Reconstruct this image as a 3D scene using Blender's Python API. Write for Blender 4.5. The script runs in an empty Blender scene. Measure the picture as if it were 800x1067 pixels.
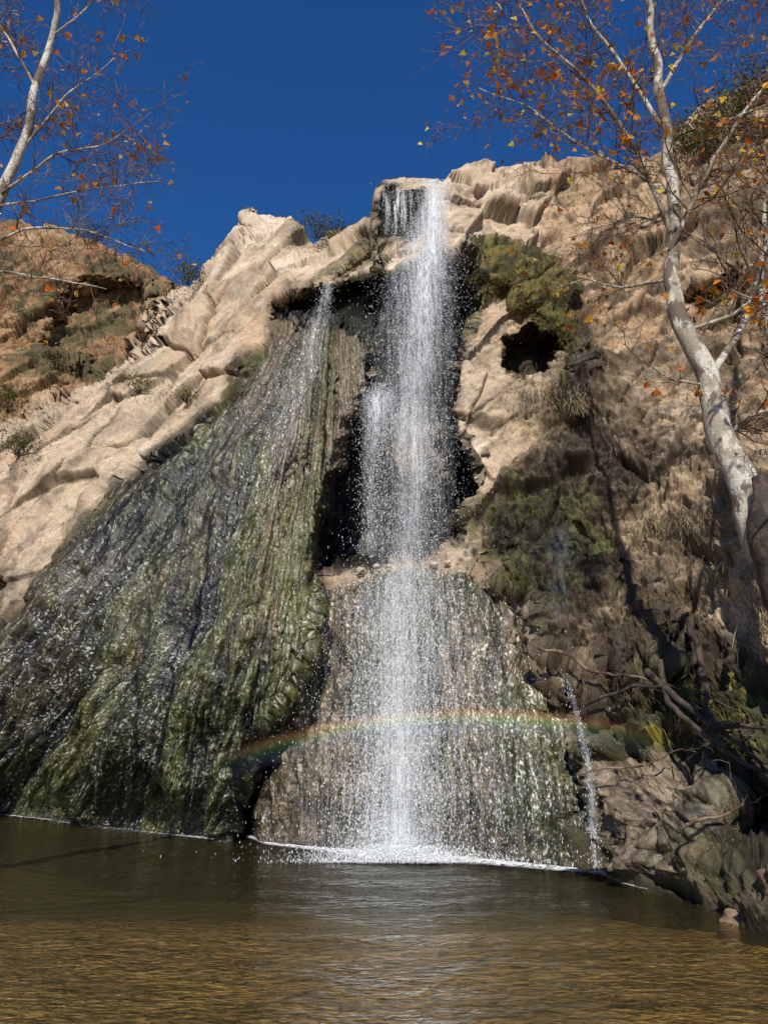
import bpy, numpy as np, math, random
from math import radians
np.random.seed(7); random.seed(7)
R = np.random.RandomState(11)
scn = bpy.context.scene
scn.view_settings.view_transform = 'Standard'
scn.view_settings.look = 'None'
scn.view_settings.exposure = 0
col_root = scn.collection

# ------------------------------------------------------------------ image pixels to world points at assumed depths
F = 801.0; TH = radians(16.5); C, S = math.cos(TH), math.sin(TH); EYE = 1.6
def P(u, v, y):
    """world metres (x right, y away, z up) of an image pixel at an assumed distance y"""
    dx = (u-400)/F; dy = (533.5-v)/F
    yc = C-dy*S; zc = S+dy*C
    t = y/yc
    return dx*t, y+0*t, EYE+zc*t
def proj(x, y, z):
    d = y*C+(z-EYE)*S; h = (z-EYE)*C-y*S
    return 400+F*x/d, 533.5-F*h/d
def Pv(u, v, y): return np.array(P(u, v, y), float)

# ------------------------------------------------------------------ noise
TBL = np.random.RandomState(3).rand(64*64*64).astype(np.float32)
def vnoise(x, y, z):
    xi = np.floor(x); yi = np.floor(y); zi = np.floor(z)
    fx = (x-xi).astype(np.float32); fy = (y-yi).astype(np.float32); fz = (z-zi).astype(np.float32)
    xi = xi.astype(np.int64); yi = yi.astype(np.int64); zi = zi.astype(np.int64)
    fx = fx*fx*(3-2*fx); fy = fy*fy*(3-2*fy); fz = fz*fz*(3-2*fz)
    x0 = (xi & 63)*4096; x1 = ((xi+1) & 63)*4096
    y0 = (yi & 63)*64; y1 = ((yi+1) & 63)*64
    z0 = zi & 63; z1 = (zi+1) & 63
    a = TBL[x0+y0+z0]*(1-fx)+TBL[x1+y0+z0]*fx
    b = TBL[x0+y1+z0]*(1-fx)+TBL[x1+y1+z0]*fx
    c = TBL[x0+y0+z1]*(1-fx)+TBL[x1+y0+z1]*fx
    d = TBL[x0+y1+z1]*(1-fx)+TBL[x1+y1+z1]*fx
    a = a*(1-fy)+b*fy; c = c*(1-fy)+d*fy
    return (a*(1-fz)+c*fz)*2-1
def rot(x, y, z):
    return 0.36*x+0.48*y-0.8*z, -0.8*x+0.6*y, 0.48*x+0.64*y+0.6*z
def fbm(x, y, z, sc, octv=5, gain=.5, ridged=False, off=0., iso=True):
    x = x*sc+off; y = y*sc+off*1.7; z = z*sc-off
    r = 0; a = 1; n = 0
    for i in range(octv):
        if iso: x, y, z = rot(x, y, z)
        w = vnoise(x, y, z)
        if ridged: w = 1-2*np.abs(w)
        r = r+a*w; n += a; a *= gain
        x = x*2.03+5.1; y = y*2.03+1.3; z = z*2.03+9.2
    return r/n*1.5
def voro(x, y, z, sc, sz=1.):
    """F1, F2, cell id and a faceting term: every cell is its own tilted plane"""
    x = x*sc; y = y*sc; z = z*sc*sz
    xi = np.floor(x).astype(np.int64); yi = np.floor(y).astype(np.int64); zi = np.floor(z).astype(np.int64)
    f1 = np.full(x.shape, 9., np.float32); f2 = f1.copy(); cell = np.zeros(x.shape, np.float32); til = cell.copy()
    for a in (-1, 0, 1):
        for b in (-1, 0, 1):
            for c in (-1, 0, 1):
                h = (((xi+a) & 63)*4096+((yi+b) & 63)*64+((zi+c) & 63))
                j1 = TBL[h]; j2 = TBL[(h*7+13) % 262144]; j3 = TBL[(h*13+71) % 262144]
                ex = xi+a+j1-x; ey = yi+b+j2-y; ez = zi+c+j3-z
                d = (ex**2+ey**2+ez**2).astype(np.float32)
                m = d < f1
                f2 = np.where(m, f1, np.minimum(f2, d))
                cell = np.where(m, j2, cell)
                til = np.where(m, (j3-.5)*ex*2+(TBL[(h*5+3) % 262144]-.5)*ez*2, til); f1 = np.where(m, d, f1)
    return np.sqrt(f1), np.sqrt(f2), cell, til
def sst(a, b, x):
    t = np.clip((x-a)/(b-a), 0, 1); return t*t*(3-2*t)
def sdf(poly, U, V):
    poly = np.array(poly, float); n = len(poly)
    d = np.full(U.shape, 1e18); ins = np.zeros(U.shape, bool)
    for i in range(n):
        ax, ay = poly[i]; bx, by = poly[(i+1) % n]
        ex, ey = bx-ax, by-ay
        px, py = U-ax, V-ay
        t = np.clip((px*ex+py*ey)/(ex*ex+ey*ey), 0, 1)
        d = np.minimum(d, (px-ex*t)**2+(py-ey*t)**2)
        if ay != by:
            ins ^= ((ay > V) != (by > V)) & (U < (bx-ax)*(V-ay)/(by-ay)+ax)
    d = np.sqrt(d)
    return np.where(ins, d, -d)

# ------------------------------------------------------------------ mesh helpers
def mk(name, verts, faces, mat, parent=None, smooth=False, cols=None, uvs=None, colname='Col'):
    me = bpy.data.meshes.new(name)
    verts = np.asarray(verts, np.float32)
    if isinstance(faces, np.ndarray):
        k = faces.shape[1]; nf = len(faces)
        me.vertices.add(len(verts)); me.vertices.foreach_set('co', verts.ravel())
        me.loops.add(nf*k); me.loops.foreach_set('vertex_index', faces.astype(np.int32).ravel())
        me.polygons.add(nf); me.polygons.foreach_set('loop_start', np.arange(0, nf*k, k, dtype=np.int32))
        try: me.polygons.foreach_set('loop_total', np.full(nf, k, np.int32))
        except Exception: pass
        me.update(calc_edges=True); me.validate()
    else:
        me.from_pydata([tuple(map(float, v)) for v in verts], [], faces); me.update()
    if smooth: me.polygons.foreach_set('use_smooth', np.ones(len(me.polygons), bool))
    if cols is not None:
        a = me.attributes.new(colname, 'FLOAT_COLOR', 'POINT'); a.data.foreach_set('color', np.asarray(cols, np.float32).ravel())
    if uvs is not None:
        a = me.attributes.new('flow', 'FLOAT_VECTOR', 'POINT'); a.data.foreach_set('vector', np.asarray(uvs, np.float32).ravel())
    ob = bpy.data.objects.new(name, me); col_root.objects.link(ob)
    if mat: me.materials.append(mat)
    if parent: ob.parent = parent
    return ob
def empty(name, loc=(0, 0, 0)):
    e = bpy.data.objects.new(name, None); col_root.objects.link(e); return e
class NT:
    def __init__(s, name):
        s.m = bpy.data.materials.new(name); s.m.use_nodes = True
        s.t = s.m.node_tree; s.t.nodes.clear(); s.out = s.t.nodes.new('ShaderNodeOutputMaterial')
    def n(s, typ, ins=None, **kw):
        nd = s.t.nodes.new('ShaderNode'+typ)
        for k, v in kw.items(): setattr(nd, k, v)
        if ins:
            for k, v in ins.items():
                if isinstance(v, bpy.types.NodeSocket): s.t.links.new(v, nd.inputs[k])
                else: nd.inputs[k].default_value = v
        return nd
    def math(s, op, a, b=0., c=None, clamp=False):
        d = {0: a, 1: b}
        if c is not None: d[2] = c
        return s.n('Math', d, operation=op, use_clamp=clamp).outputs[0]
    def ramp(s, f, a, b, lo=0., hi=1.):
        nd = s.n('MapRange', {0: f, 1: a, 2: b, 3: lo, 4: hi}); nd.interpolation_type = 'SMOOTHSTEP'; return nd.outputs[0]
    def mix(s, f, a, b, blend='MIX'):
        nd = s.t.nodes.new('ShaderNodeMix'); nd.data_type = 'RGBA'; nd.blend_type = blend
        for i, v in ((0, f), (6, a), (7, b)):
            if isinstance(v, bpy.types.NodeSocket): s.t.links.new(v, nd.inputs[i])
            else: nd.inputs[i].default_value = v
        return nd.outputs[2]
    def noise(s, vec, scale, detail=4., rough=.55, dist=0.):
        return s.n('TexNoise', {'Vector': vec, 'Scale': scale, 'Detail': detail, 'Roughness': rough, 'Distortion': dist}).outputs['Fac']
    def surf(s, sh): s.t.links.new(sh, s.out.inputs[0]); return s.m

# ------------------------------------------------------------------ cliff control data
SHORE = [(-500, 914), (-200, 868), (0, 850), (100, 862), (260, 878), (415, 890), (540, 900), (630, 912), (700, 935), (770, 965), (800, 975), (1000, 1000), (1300, 1010)]
SKY = [(-500, 250), (-200, 225), (-60, 240), (0, 238), (60, 236), (100, 247), (150, 270), (180, 296), (200, 300), (212, 284), (240, 254), (262, 232), (285, 224), (303, 224), (312, 240), (330, 247), (352, 243), (375, 232),
       (388, 226), (391, 194), (400, 188), (440, 187), (462, 188), (468, 181), (510, 178), (560, 175), (640, 172), (690, 172), (712, 150), (740, 120), (800, 85), (1000, 30), (1300, 30)]
def shore_y(u, v):
    dy = (533.5-v)/F; return (C-dy*S)*(-EYE/(S+dy*C))
CP = [(-500, 600, 14), (-500, 260, 19), (-200, 700, 18.4), (-200, 450, 21), (-200, 240, 25),
      (0, 700, 17.7), (0, 550, 18.3), (0, 450, 20), (0, 300, 23), (0, 240, 24.5), (100, 300, 23), (150, 270, 24),
      (150, 500, 17.6), (100, 700, 15.9), (210, 300, 21.5), (265, 230, 21.8), (150, 400, 20),
      (300, 217, 21.5), (350, 245, 19.6), (385, 235, 18.5), (300, 290, 18.6),
      (200, 700, 14.3), (300, 700, 13.3), (300, 500, 14.9), (240, 450, 16.2), (330, 350, 16.0),
      (415, 750, 12.7), (415, 600, 13.6), (430, 500, 14.8), (430, 430, 15.2), (430, 300, 16.3), (425, 190, 17.4),
      (520, 600, 13.3), (520, 750, 12.3), (520, 450, 15), (520, 330, 16.3), (520, 250, 17.5), (520, 180, 20),
      (640, 780, 10.9), (640, 600, 12.6), (640, 450, 14.4), (640, 300, 16.8), (640, 175, 20.5),
      (740, 880, 9.0), (740, 780, 9.9), (740, 600, 11.7), (740, 400, 14), (740, 250, 16.5), (740, 125, 19.5),
      (800, 850, 8.5), (800, 600, 10.8), (800, 300, 14.8), (800, 90, 18),
      (1000, 800, 8), (1000, 500, 11), (1000, 200, 14.5), (1300, 600, 9), (1300, 200, 13)]
for u, v in SHORE: CP.append((u, v, shore_y(u, v)))
CP = np.array(CP, float)
def tps_fit(p):
    n = len(p); X = p[:, :2]/200.
    d2 = ((X[:, None]-X[None])**2).sum(-1); K = .5*d2*np.log(d2+1e-9)+np.eye(n)*.01
    A = np.zeros((n+3, n+3)); A[:n, :n] = K; A[:n, n] = 1; A[:n, n+1:] = X; A[n:, :n] = A[:n, n:].T
    b = np.zeros(n+3); b[:n] = p[:, 2]; return X, np.linalg.solve(A, b)
TX, TW = tps_fit(CP)
def tps(U, V):
    r = TW[len(TX)]+TW[len(TX)+1]*U/200.+TW[len(TX)+2]*V/200.
    for i in range(len(TX)):
        d2 = (U/200.-TX[i, 0])**2+(V/200.-TX[i, 1])**2
        r = r+TW[i]*.5*d2*np.log(d2+1e-9)
    return r

us = np.concatenate([np.linspace(-500, -45, 60), np.linspace(-40, 840, 860), np.linspace(846, 1300, 60)])
NTR = 760
ts = np.linspace(0, 1, NTR)
sh = np.interp(us, *zip(*SHORE)); sk = np.interp(us, *zip(*SKY))
jag = fbm(us/40., us*0+3, us*0, 1, 4)*3.5
sk = sk+jag*np.where((us > 385) & (us < 470), .3, 1)
U = np.repeat(us[None], NTR, 0); V = sh[None]*(1-ts[:, None])+sk[None]*ts[:, None]
cu = np.linspace(-500, 1300, 181); cv = np.linspace(0, 1020, 130)
CG = tps(np.repeat(cu[None], 130, 0), np.repeat(cv[:, None], 181, 1))
def bil(U, V):
    a = np.clip((U+500)/10., 0, 179.999); b = np.clip(V/1020.*129, 0, 128.999); i = a.astype(int); j = b.astype(int); a = a-i; b = b-j
    return (CG[j, i]*(1-a)+CG[j, i+1]*a)*(1-b)+(CG[j+1, i]*(1-a)+CG[j+1, i+1]*a)*b
Yb = bil(U, V)
X0, _, Z0 = P(U, V, Yb)
w1 = fbm(X0, Yb*0, Z0, .9, 5, gain=.6); w2 = fbm(X0, Yb*0, Z0, .9, 5, gain=.6, off=30)
UW = U+w1*12; VW = V+w2*12

MOUND = [(398, 345), (345, 322), (300, 325), (272, 362), (240, 420), (190, 462), (130, 515), (60, 585), (0, 640), (-90, 690), (-250, 720), (-250, 900), (245, 900), (256, 800), (300, 750), (345, 690), (352, 620), (336, 575), (362, 500), (378, 430), (392, 380)]
RECESS = [(394, 322), (403, 285), (440, 262), (478, 262), (494, 290), (492, 350), (472, 400), (478, 440), (497, 500), (482, 565), (458, 588), (385, 592), (340, 588), (338, 545), (358, 490), (372, 430), (392, 390), (394, 345)]
BROWL = [(272, 342), (284, 316), (345, 298), (372, 286), (404, 280), (404, 356), (384, 358), (350, 334), (300, 342)]
LIP = [(392, 196), (440, 192), (443, 232), (428, 242), (404, 244), (391, 236)]
DOME = [(388, 470), (396, 440), (430, 428), (466, 440), (480, 480), (474, 510), (440, 522), (400, 512)]
APRON = [(345, 610), (385, 598), (440, 593), (490, 594), (535, 625), (568, 690), (600, 760), (628, 840), (636, 960), (240, 960), (262, 850), (300, 770), (335, 690)]
HOLE = [(236, 885), (246, 820), (268, 775), (322, 742), (332, 752), (300, 790), (282, 830), (268, 885)]
CAPR = [(470, 256), (500, 240), (545, 248), (588, 268), (608, 330), (606, 410), (580, 370), (545, 330), (520, 312), (502, 322), (494, 370), (484, 310)]
CAPL = [(318, 300), (350, 268), (380, 243), (408, 240), (404, 272), (372, 280), (340, 292)]
NOOK = [(528, 348), (558, 338), (580, 360), (574, 398), (540, 406), (522, 388)]
STEP = [(-600, 460), (0, 452), (45, 428), (100, 402), (135, 386), (165, 345), (190, 318), (212, 284), (262, 226), (312, 200), (390, 150), (1400, 0), (1400, 1100), (-600, 1100)]
CAVE = [(40, 345), (70, 300), (120, 285), (165, 300), (172, 330), (150, 375), (100, 395), (60, 385)]
HOLLOW = [(722, 915), (728, 860), (760, 820), (830, 790), (900, 800), (900, 940), (800, 925)]
SHADR = [(705, 330), (720, 300), (765, 285), (800, 300), (800, 345), (750, 350)]
BIG = [(500, 600), (560, 560), (640, 590), (700, 640), (720, 700), (640, 720), (560, 700), (540, 640)]
BOULD = [(640, 815), (690, 780), (745, 795), (765, 840), (735, 905), (700, 925), (655, 905), (630, 860)]
RIGHT = [(590, 330), (625, 350), (650, 420), (700, 460), (800, 480), (1400, 430), (1400, 1200), (560, 1200), (600, 800), (545, 640), (486, 590), (490, 520), (545, 470)]
RLIT = [(640, 560), (690, 520), (800, 500), (1000, 520), (1000, 700), (800, 690), (740, 660), (690, 640)]
MOSSR = [(640, 700), (700, 690), (770, 700), (810, 745), (770, 800), (690, 790), (650, 745)]
MOSS2 = [(490, 520), (560, 500), (640, 520), (655, 600), (600, 650), (540, 600), (480, 590)]
s = {k: sdf(v, UW, VW) for k, v in dict(MOUND=MOUND, RECESS=RECESS, BROWL=BROWL, LIP=LIP, DOME=DOME, APRON=APRON, HOLE=HOLE, CAPR=CAPR, CAPL=CAPL, NOOK=NOOK,
     STEP=STEP, CAVE=CAVE, HOLLOW=HOLLOW, SHADR=SHADR, BOULD=BOULD, RIGHT=RIGHT, MOSSR=MOSSR, MOSS2=MOSS2, BIG=BIG, RLIT=RLIT).items()}
Y = Yb.copy()
Y += 2.2*sst(6, -14, s['STEP'])
Y += 1.6*sst(-4, 18, s['CAVE'])
mb = sst(-3, 20, s['MOUND']); mb2 = sst(0, 120, s['MOUND'])
lowfade = sst(0, .12, (sh[None]-V)/600.)
Y -= (.85*mb+.8*mb2)*(.15+.85*lowfade)
Y += 2.2*sst(-3, 11, s['RECESS']) + 1.8*sst(-3, 9, s['BROWL']) + .9*sst(-2, 8, s['LIP'])
Y -= 1.9*sst(-4, 26, s['DOME'])
Y -= (.75*sst(-4, 50, s['APRON']))*(.2+.8*lowfade)
Y += 1.6*sst(-3, 12, s['HOLE'])
Y -= .45*sst(-4, 26, s['CAPR']) + .6*sst(-4, 18, s['CAPL'])
Y += 1.3*sst(-3, 12, s['NOOK']) + 1.5*sst(-4, 26, s['HOLLOW']) + 1.2*sst(-4, 18, s['SHADR'])
Y -= .5*sst(-4, 40, s['BOULD']) + .6*sst(-4, 30, s['BIG'])
rim = (V-sk[None])
Y += 1.1*(1-sst(0, 26, rim))**2
X, YY, Z = P(U, V, Y)

ang = np.arctan2(U-352, V-235); rr = np.hypot(U-352, V-235)
inm = sst(-10, 20, s['MOUND'])
FX = np.where(s['MOUND'] > -8, ang*9+3, X); FY = np.where(s['MOUND'] > -8, rr/55., Z)

pos = np.stack([X, YY, Z], -1)
du = np.gradient(pos, axis=1); dv = np.gradient(pos, axis=0)
N = np.cross(du, dv); N /= np.linalg.norm(N, axis=-1, keepdims=True)+1e-9
if N[NTR//2, 500, 1] > 0: N = -N
big = fbm(X, YY, Z, .33, 3)
mid = fbm(X, YY, Z, .9, 4, gain=.45)
rid = fbm(X, YY, Z*1.5, .8, 5, ridged=True, off=7)
fine = fbm(X, YY, Z, 5., 4, gain=.6)
cb, sb = math.cos(radians(48)), math.sin(radians(48))
BX = X*cb+Z*sb; BZ = -X*sb+Z*cb
bed_ = fbm(BX*.35, YY*.3, BZ*2.0+.4*mid, 1, 4, off=3, iso=False)
bed2 = fbm(BX*.9, YY*.6, BZ*5+.8*mid, 1, 4, off=9, iso=False)
wx = BX*.6+.22*mid; wz = BZ*1.2+.2*big
f1, f2, cell, tilt = voro(wx, YY*.6, wz, .75)
crack = f2-f1
craggy = sst(470, 600, U)*.8+sst(8, -10, s['STEP'])*.7+.10
g1, g2, cell2, tilt2 = voro(X+.10*fine, YY+.1*mid, Z, 2.2, 1.3)
rock = .34*big+.12*mid+.13*bed_+.06*bed2+.035*fine+(cell-.5)*.40*sst(0, .05, crack)+.42*tilt-.10*(1-sst(0, .05, crack))+(.07+.5*craggy)*(.22*tilt2+(cell2-.5)*.12)+craggy*(.13*rid+.07*fine)
wob = fbm(FX*.6, FY*.25, FX*0, 1, 3)*.55
ribs = fbm(FX*1.7+wob, FY*.16, FX*0+2, 1, 4, gain=.6, iso=False)
ribs2 = fbm(FX*5.5+wob*2.5, FY*.45, FX*0+8, 1, 3, gain=.6, iso=False)
ribs3 = fbm(FX*13+wob*5, FY*1.3, FX*0+18, 1, 2, gain=.6, iso=False)
drops = fbm(FX*14, FY*6.0, FX*0+5, 1, 3, gain=.7)
lump = fbm(X, YY, Z*.8, 1.3, 4, off=33)
tufa = .22*big+.10*mid+.28*ribs+.10*ribs2+.04*ribs3+.035*drops+.14*lump
am = sst(-6, 10, s['APRON'])
apr = .12*big+.10*mid+.10*ribs+.08*ribs2+.03*ribs3+.04*drops+.09*lump+.03*fine
wetzone = np.clip(inm+am, 0, 1)
D = rock*(1-wetzone)+(tufa*inm*(1-am)+apr*am)*wetzone
rz = sst(-5, 30, s['RIGHT'])*(1-wetzone)
bld = sst(-6, 14, s['BOULD'])
D += rz*(.15*rid+.10*fine+.10*mid)*(1-.4*bld)
D = D-bld*(cell-.5)*.2
capm = np.maximum(s['CAPR'], s['CAPL'])
D += .06*sst(-3, 10, capm)*fbm(X, YY, Z*.6, 6., 3)
edge = sst(0, .02, ts)[:, None]
D = D*np.where((V < 260) & (U > 385) & (U < 470), .35, 1.)
pos = pos+N*D[..., None]*(.3+.7*edge[..., None])
# ------- albedo, with cavity shade baked in
def L(*c): return np.array(c, np.float32)
def mixc(A, B, m): return A*(1-m[..., None])+B*m[..., None]
nA = fbm(X, YY, Z, .7, 5, off=11); nB = fbm(X, YY, Z, 3.5, 4, off=15); nC = fbm(X, YY, Z, .3, 3, off=19)
nD = fbm(X, YY, Z, 14, 3, off=25, gain=.7)
Cc = np.zeros(U.shape+(3,), np.float32)+L(.47, .36, .245)
Cc = mixc(Cc, L(.59, .48, .36), sst(-.1, .7, nA+(cell2-.5)*.5))
Cc = mixc(Cc, L(.41, .265, .16), sst(.1, .8, bed_*.8+nC*.6)*.65)
Cc = mixc(Cc, L(.28, .23, .165), sst(.1, .7, -nA+nB*.5+bed2*.5)*.75)
Cc = mixc(Cc, L(.19, .14, .095), sst(.2, .65, bed2*.8-nB*.5)*.55)
vst = fbm(X*2.2, YY*.3, Z*.28, 1, 4, off=51, iso=False)
Cc = mixc(Cc, L(.15, .11, .08), sst(.25, .7, vst+nC*.4)*.6)
Cc *= (.40+.60*sst(0, .035, crack))[..., None]
Cc *= (1-.5*(craggy+.15)*(1-sst(0, .08, g2-g1)))[..., None]
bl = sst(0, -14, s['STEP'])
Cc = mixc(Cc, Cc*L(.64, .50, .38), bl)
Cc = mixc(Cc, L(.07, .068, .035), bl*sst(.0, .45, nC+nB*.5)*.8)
ur = sst(480, 620, U)*sst(560, 330, V)
Cc = mixc(Cc, Cc*L(.84, .74, .64), ur)
Cc = mixc(Cc, L(.10, .072, .048), ur*sst(-.05, .45, nA*.8-nB*.5-rid*.3+(U-610)/420.)*.85)
Cc = mixc(Cc, L(.14, .13, .07), sst(.45, .8, nA*.6+nB*.6)*.35)
Cc *= (1-.5*craggy*sst(.0, -.9, rid))[..., None]
brown = mixc(np.zeros_like(Cc)+L(.055, .038, .024), L(.25, .18, .115), sst(-.2, .7, nB*.7+nA*.5))
brown = mixc(brown, L(.045, .05, .018), sst(-.1, .5, nC+nD*.5)*.7)
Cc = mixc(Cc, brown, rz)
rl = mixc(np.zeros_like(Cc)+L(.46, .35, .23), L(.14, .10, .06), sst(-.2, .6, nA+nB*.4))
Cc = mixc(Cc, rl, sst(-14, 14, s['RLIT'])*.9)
Cc = mixc(Cc, L(.04, .03, .02), sst(-7, 1, s['MOUND'])*(1-inm)*.8)  # shadow along the mound's edge, painted on the rock behind
groove = -.7*ribs-.55*ribs2-.45*ribs3-.4*drops-.2*lump
mossy = mixc(np.zeros_like(Cc)+L(.130, .115, .060), L(.017, .016, .010), sst(-.2, .50, groove))  # grooves painted dark, standing in for weak self-shadow
mossy = mixc(mossy, L(.21, .145, .082), sst(-.05, .5, nC*.9+ribs*.5+(U-260)/400.)*.6)
gs = fbm(FX*.9, FY*.10, FX*0+4, 1, 3, iso=False)
mossy = mixc(mossy, L(.080, .095, .018), sst(.0, .4, gs+nB*.15)*sst(.6, -.3, groove)*.8)
mossy = mixc(mossy, L(.36, .32, .25), sst(.35, .8, drops*.8+ribs3*.4-.05)*.5)  # light specks: wet glints painted into the moss colour
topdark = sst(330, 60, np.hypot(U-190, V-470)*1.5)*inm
mossy = mixc(mossy, mossy*.25, topdark*sst(-.6, .3, nA)*.8)  # dark brown upper rim, its shade painted into the colour
mossy = mixc(mossy, mossy*.3, sst(34, 0, s['MOUND'])*.7*sst(330, 390, V))  # rim shade painted in again, toward the mound's edge
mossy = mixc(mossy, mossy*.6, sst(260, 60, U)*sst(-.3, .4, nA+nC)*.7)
bs = fbm(FX*2.6, FY*.09, FX*0+44, 1, 3, iso=False)
mossy = mixc(mossy, mossy*.2, sst(.15, .5, bs)*.85)
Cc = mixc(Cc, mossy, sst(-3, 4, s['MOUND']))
ap = mixc(np.zeros_like(Cc)+L(.145, .11, .065), L(.032, .031, .016), sst(-.3, .4, groove*.7+nA*.4))  # groove shade painted into the apron colour as well
ap = mixc(ap, L(.075, .082, .02), sst(.0, .5, gs*.5+nA*.6)*.6)
ap = mixc(ap, L(.28, .23, .18), sst(.2, .8, drops+nB*.3)*.4)
Cc = mixc(Cc, ap, am)
Cc = mixc(Cc, L(.014, .012, .009), sst(-7, 4, s['RECESS'])*(1-.35*sst(-4, 10, s['DOME'])))  # wet black recess, its shade painted into the colour too
caps = sst(-5, 7, capm+nB*6)
capc = mixc(np.zeros_like(Cc)+L(.14, .115, .030), L(.036, .033, .014), sst(-.35, .4, nB+nD*.4))
Cc = mixc(Cc, capc, caps*np.where(U < 440, .7, 1))
Cc = mixc(Cc, L(.014, .013, .008), np.maximum.reduce([sst(-5, 4, s['BROWL']), sst(-4, 4, s['LIP']), sst(-5, 6, s['HOLE']), sst(-6, 8, s['NOOK'])*.9, sst(-10, 16, s['HOLLOW'])*.9]))  # shade under brow and lip and inside the hollows, painted near black
Cc = mixc(Cc, L(.21, .18, .02), sst(-12, 10, s['MOSSR'])*sst(-.1, .4, nB+nA*.6)*.85)
Cc = mixc(Cc, L(.07, .075, .02), sst(-12, 10, s['MOSS2'])*sst(-.2, .4, nB+nA*.5)*.75)
bc = mixc(np.zeros_like(Cc)+L(.19, .14, .095), L(.07, .062, .032), sst(-.3, .4, nA+nB*.4))
Cc = mixc(Cc, bc, bld*.9)
stain = np.exp(-((U-606-nA*10)/16.)**2)*sst(300, 340, V)*sst(560, 440, V)
Cc = mixc(Cc, L(.045, .028, .02), stain*.85)
Cc *= (1+.20*nD+.12*nB)[..., None]*(1-.35*sst(.0, -.7, fine)*(wetzone+craggy).clip(0, 1))[..., None]  # fine hollows darkened too, as painted self-shadow
Cc *= (.40+.60*sst(0, .20, pos[..., 2]))[..., None]
Cc = np.clip(Cc, .005, .74)
wet = np.clip(sst(-5, 20, s['MOUND'])+am+sst(-8, 4, s['RECESS'])+caps*.3+rz*.45*(1-sst(-14, 14, s['RLIT']))+sst(-8, 4, s['HOLE'])+bld*.3, 0, 1)
film_glint = np.clip(.48*inm*(1-topdark*.5)+.75*am, 0, 1)*sst(-.7, .2, gs+nC*.6+.2)
sL = np.exp(-((U-(333-(V-340)*.35))/(12+np.clip(V-340, 0, 400)*.09))**2)*sst(325, 345, V)*sst(620, 430, V)*inm
film_glint = np.clip(film_glint+sL*.8, 0, 1.3)
film_glint *= 1-sst(-5, 5, s['HOLE'])

def addrows(A, f_top, f_bot, nt_, nb_):
    top = [f_top(A[-1], k) for k in range(1, nt_+1)]; bot = [f_bot(A[0], k) for k in range(nb_, 0, -1)]
    return np.concatenate([np.array(bot), A, np.array(top)], 0)
NT_, NB_ = 26, 5
def ptop(r, k):
    q = r.copy(); d = .12*k+.035*k*k; q[:, 1] += d; q[:, 2] += d*.12+.25*fbm(q[:, 0], q[:, 1], q[:, 2], .6, 3)*min(1, k/5.); return q
def pbot(r, k):
    q = r.copy(); q[:, 2] -= .25*k; q[:, 1] -= .04*k; return q
posf = addrows(pos, ptop, pbot, NT_, NB_)
cpy = lambda r, k: r
sil = lambda r, k: r*0+L(.022, .020, .010)
zer = lambda r, k: r*0
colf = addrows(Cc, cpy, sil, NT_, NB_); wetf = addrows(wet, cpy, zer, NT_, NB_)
fl = addrows(np.stack([FX, FY, film_glint], -1), cpy, zer, NT_, NB_)
nr, nc = posf.shape[:2]
idx = np.arange(nr*nc).reshape(nr, nc)
quads = np.stack([idx[:-1, :-1], idx[:-1, 1:], idx[1:, 1:], idx[1:, :-1]], -1).reshape(-1, 4)

m = NT('wet_limestone')
at = m.n('Attribute', attribute_name='Col'); fa = m.n('Attribute', attribute_name='flow')
tc = m.n('TexCoord').outputs['Object']
n2 = m.noise(tc, 22, 3, .7)
sep = m.n('SeparateXYZ', {0: fa.outputs['Vector']})
fv = m.n('CombineXYZ', {0: m.math('MULTIPLY', sep.outputs[0], 15.), 1: m.math('MULTIPLY', sep.outputs[1], 2.0), 2: 0.}).outputs[0]
st = m.noise(fv, 1., 2, .7)
fv2 = m.n('CombineXYZ', {0: m.math('MULTIPLY', sep.outputs[0], 42.), 1: m.math('MULTIPLY', sep.outputs[1], 18.0), 2: 3.}).outputs[0]
st2 = m.noise(fv2, 1., 1, .6)
stk = m.math('MULTIPLY', m.ramp(st, .46, .60), m.ramp(st2, .53, .63))
stk = m.math('MULTIPLY', stk, sep.outputs[2], clamp=True)
var = m.ramp(n2, .3, .7, m.math('SUBTRACT', .82, m.math('MULTIPLY', at.outputs['Alpha'], .2)), 1.2)
wv = m.math('MULTIPLY', m.ramp(st, .34, .64, .45, 1.5), m.ramp(st2, .35, .65, .6, 1.4))
wv = m.n('MapRange', {0: at.outputs['Alpha'], 1: 0., 2: 1., 3: 1., 4: wv}).outputs[0]
cmul = m.n('VectorMath', {0: at.outputs['Color'], 3: m.math('MULTIPLY', var, wv)}, operation='SCALE').outputs[0]
cfin = m.mix(stk, cmul, (.72, .72, .68, 1))  # white streaks: water film, with wet glints painted in
rough = m.ramp(at.outputs['Alpha'], 0, 1, .92, .40)
hgt = m.math('ADD', m.math('MULTIPLY', n2, .55), m.math('MULTIPLY', st2, m.math('MULTIPLY', at.outputs['Alpha'], .55)))
bp = m.n('Bump', {'Strength': .8, 'Distance': .04, 'Height': hgt})
pb = m.n('BsdfPrincipled', {'Base Color': cfin, 'Roughness': rough, 'Normal': bp.outputs[0]})
m.t.links.new(m.ramp(at.outputs['Alpha'], 0, 1, .1, .5), pb.inputs['Specular IOR Level'])
rockmat = m.surf(pb.outputs[0])
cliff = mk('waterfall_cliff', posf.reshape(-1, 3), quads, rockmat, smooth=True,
           cols=np.concatenate([colf, wetf[..., None]], -1).reshape(-1, 4), uvs=fl.reshape(-1, 3))

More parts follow.
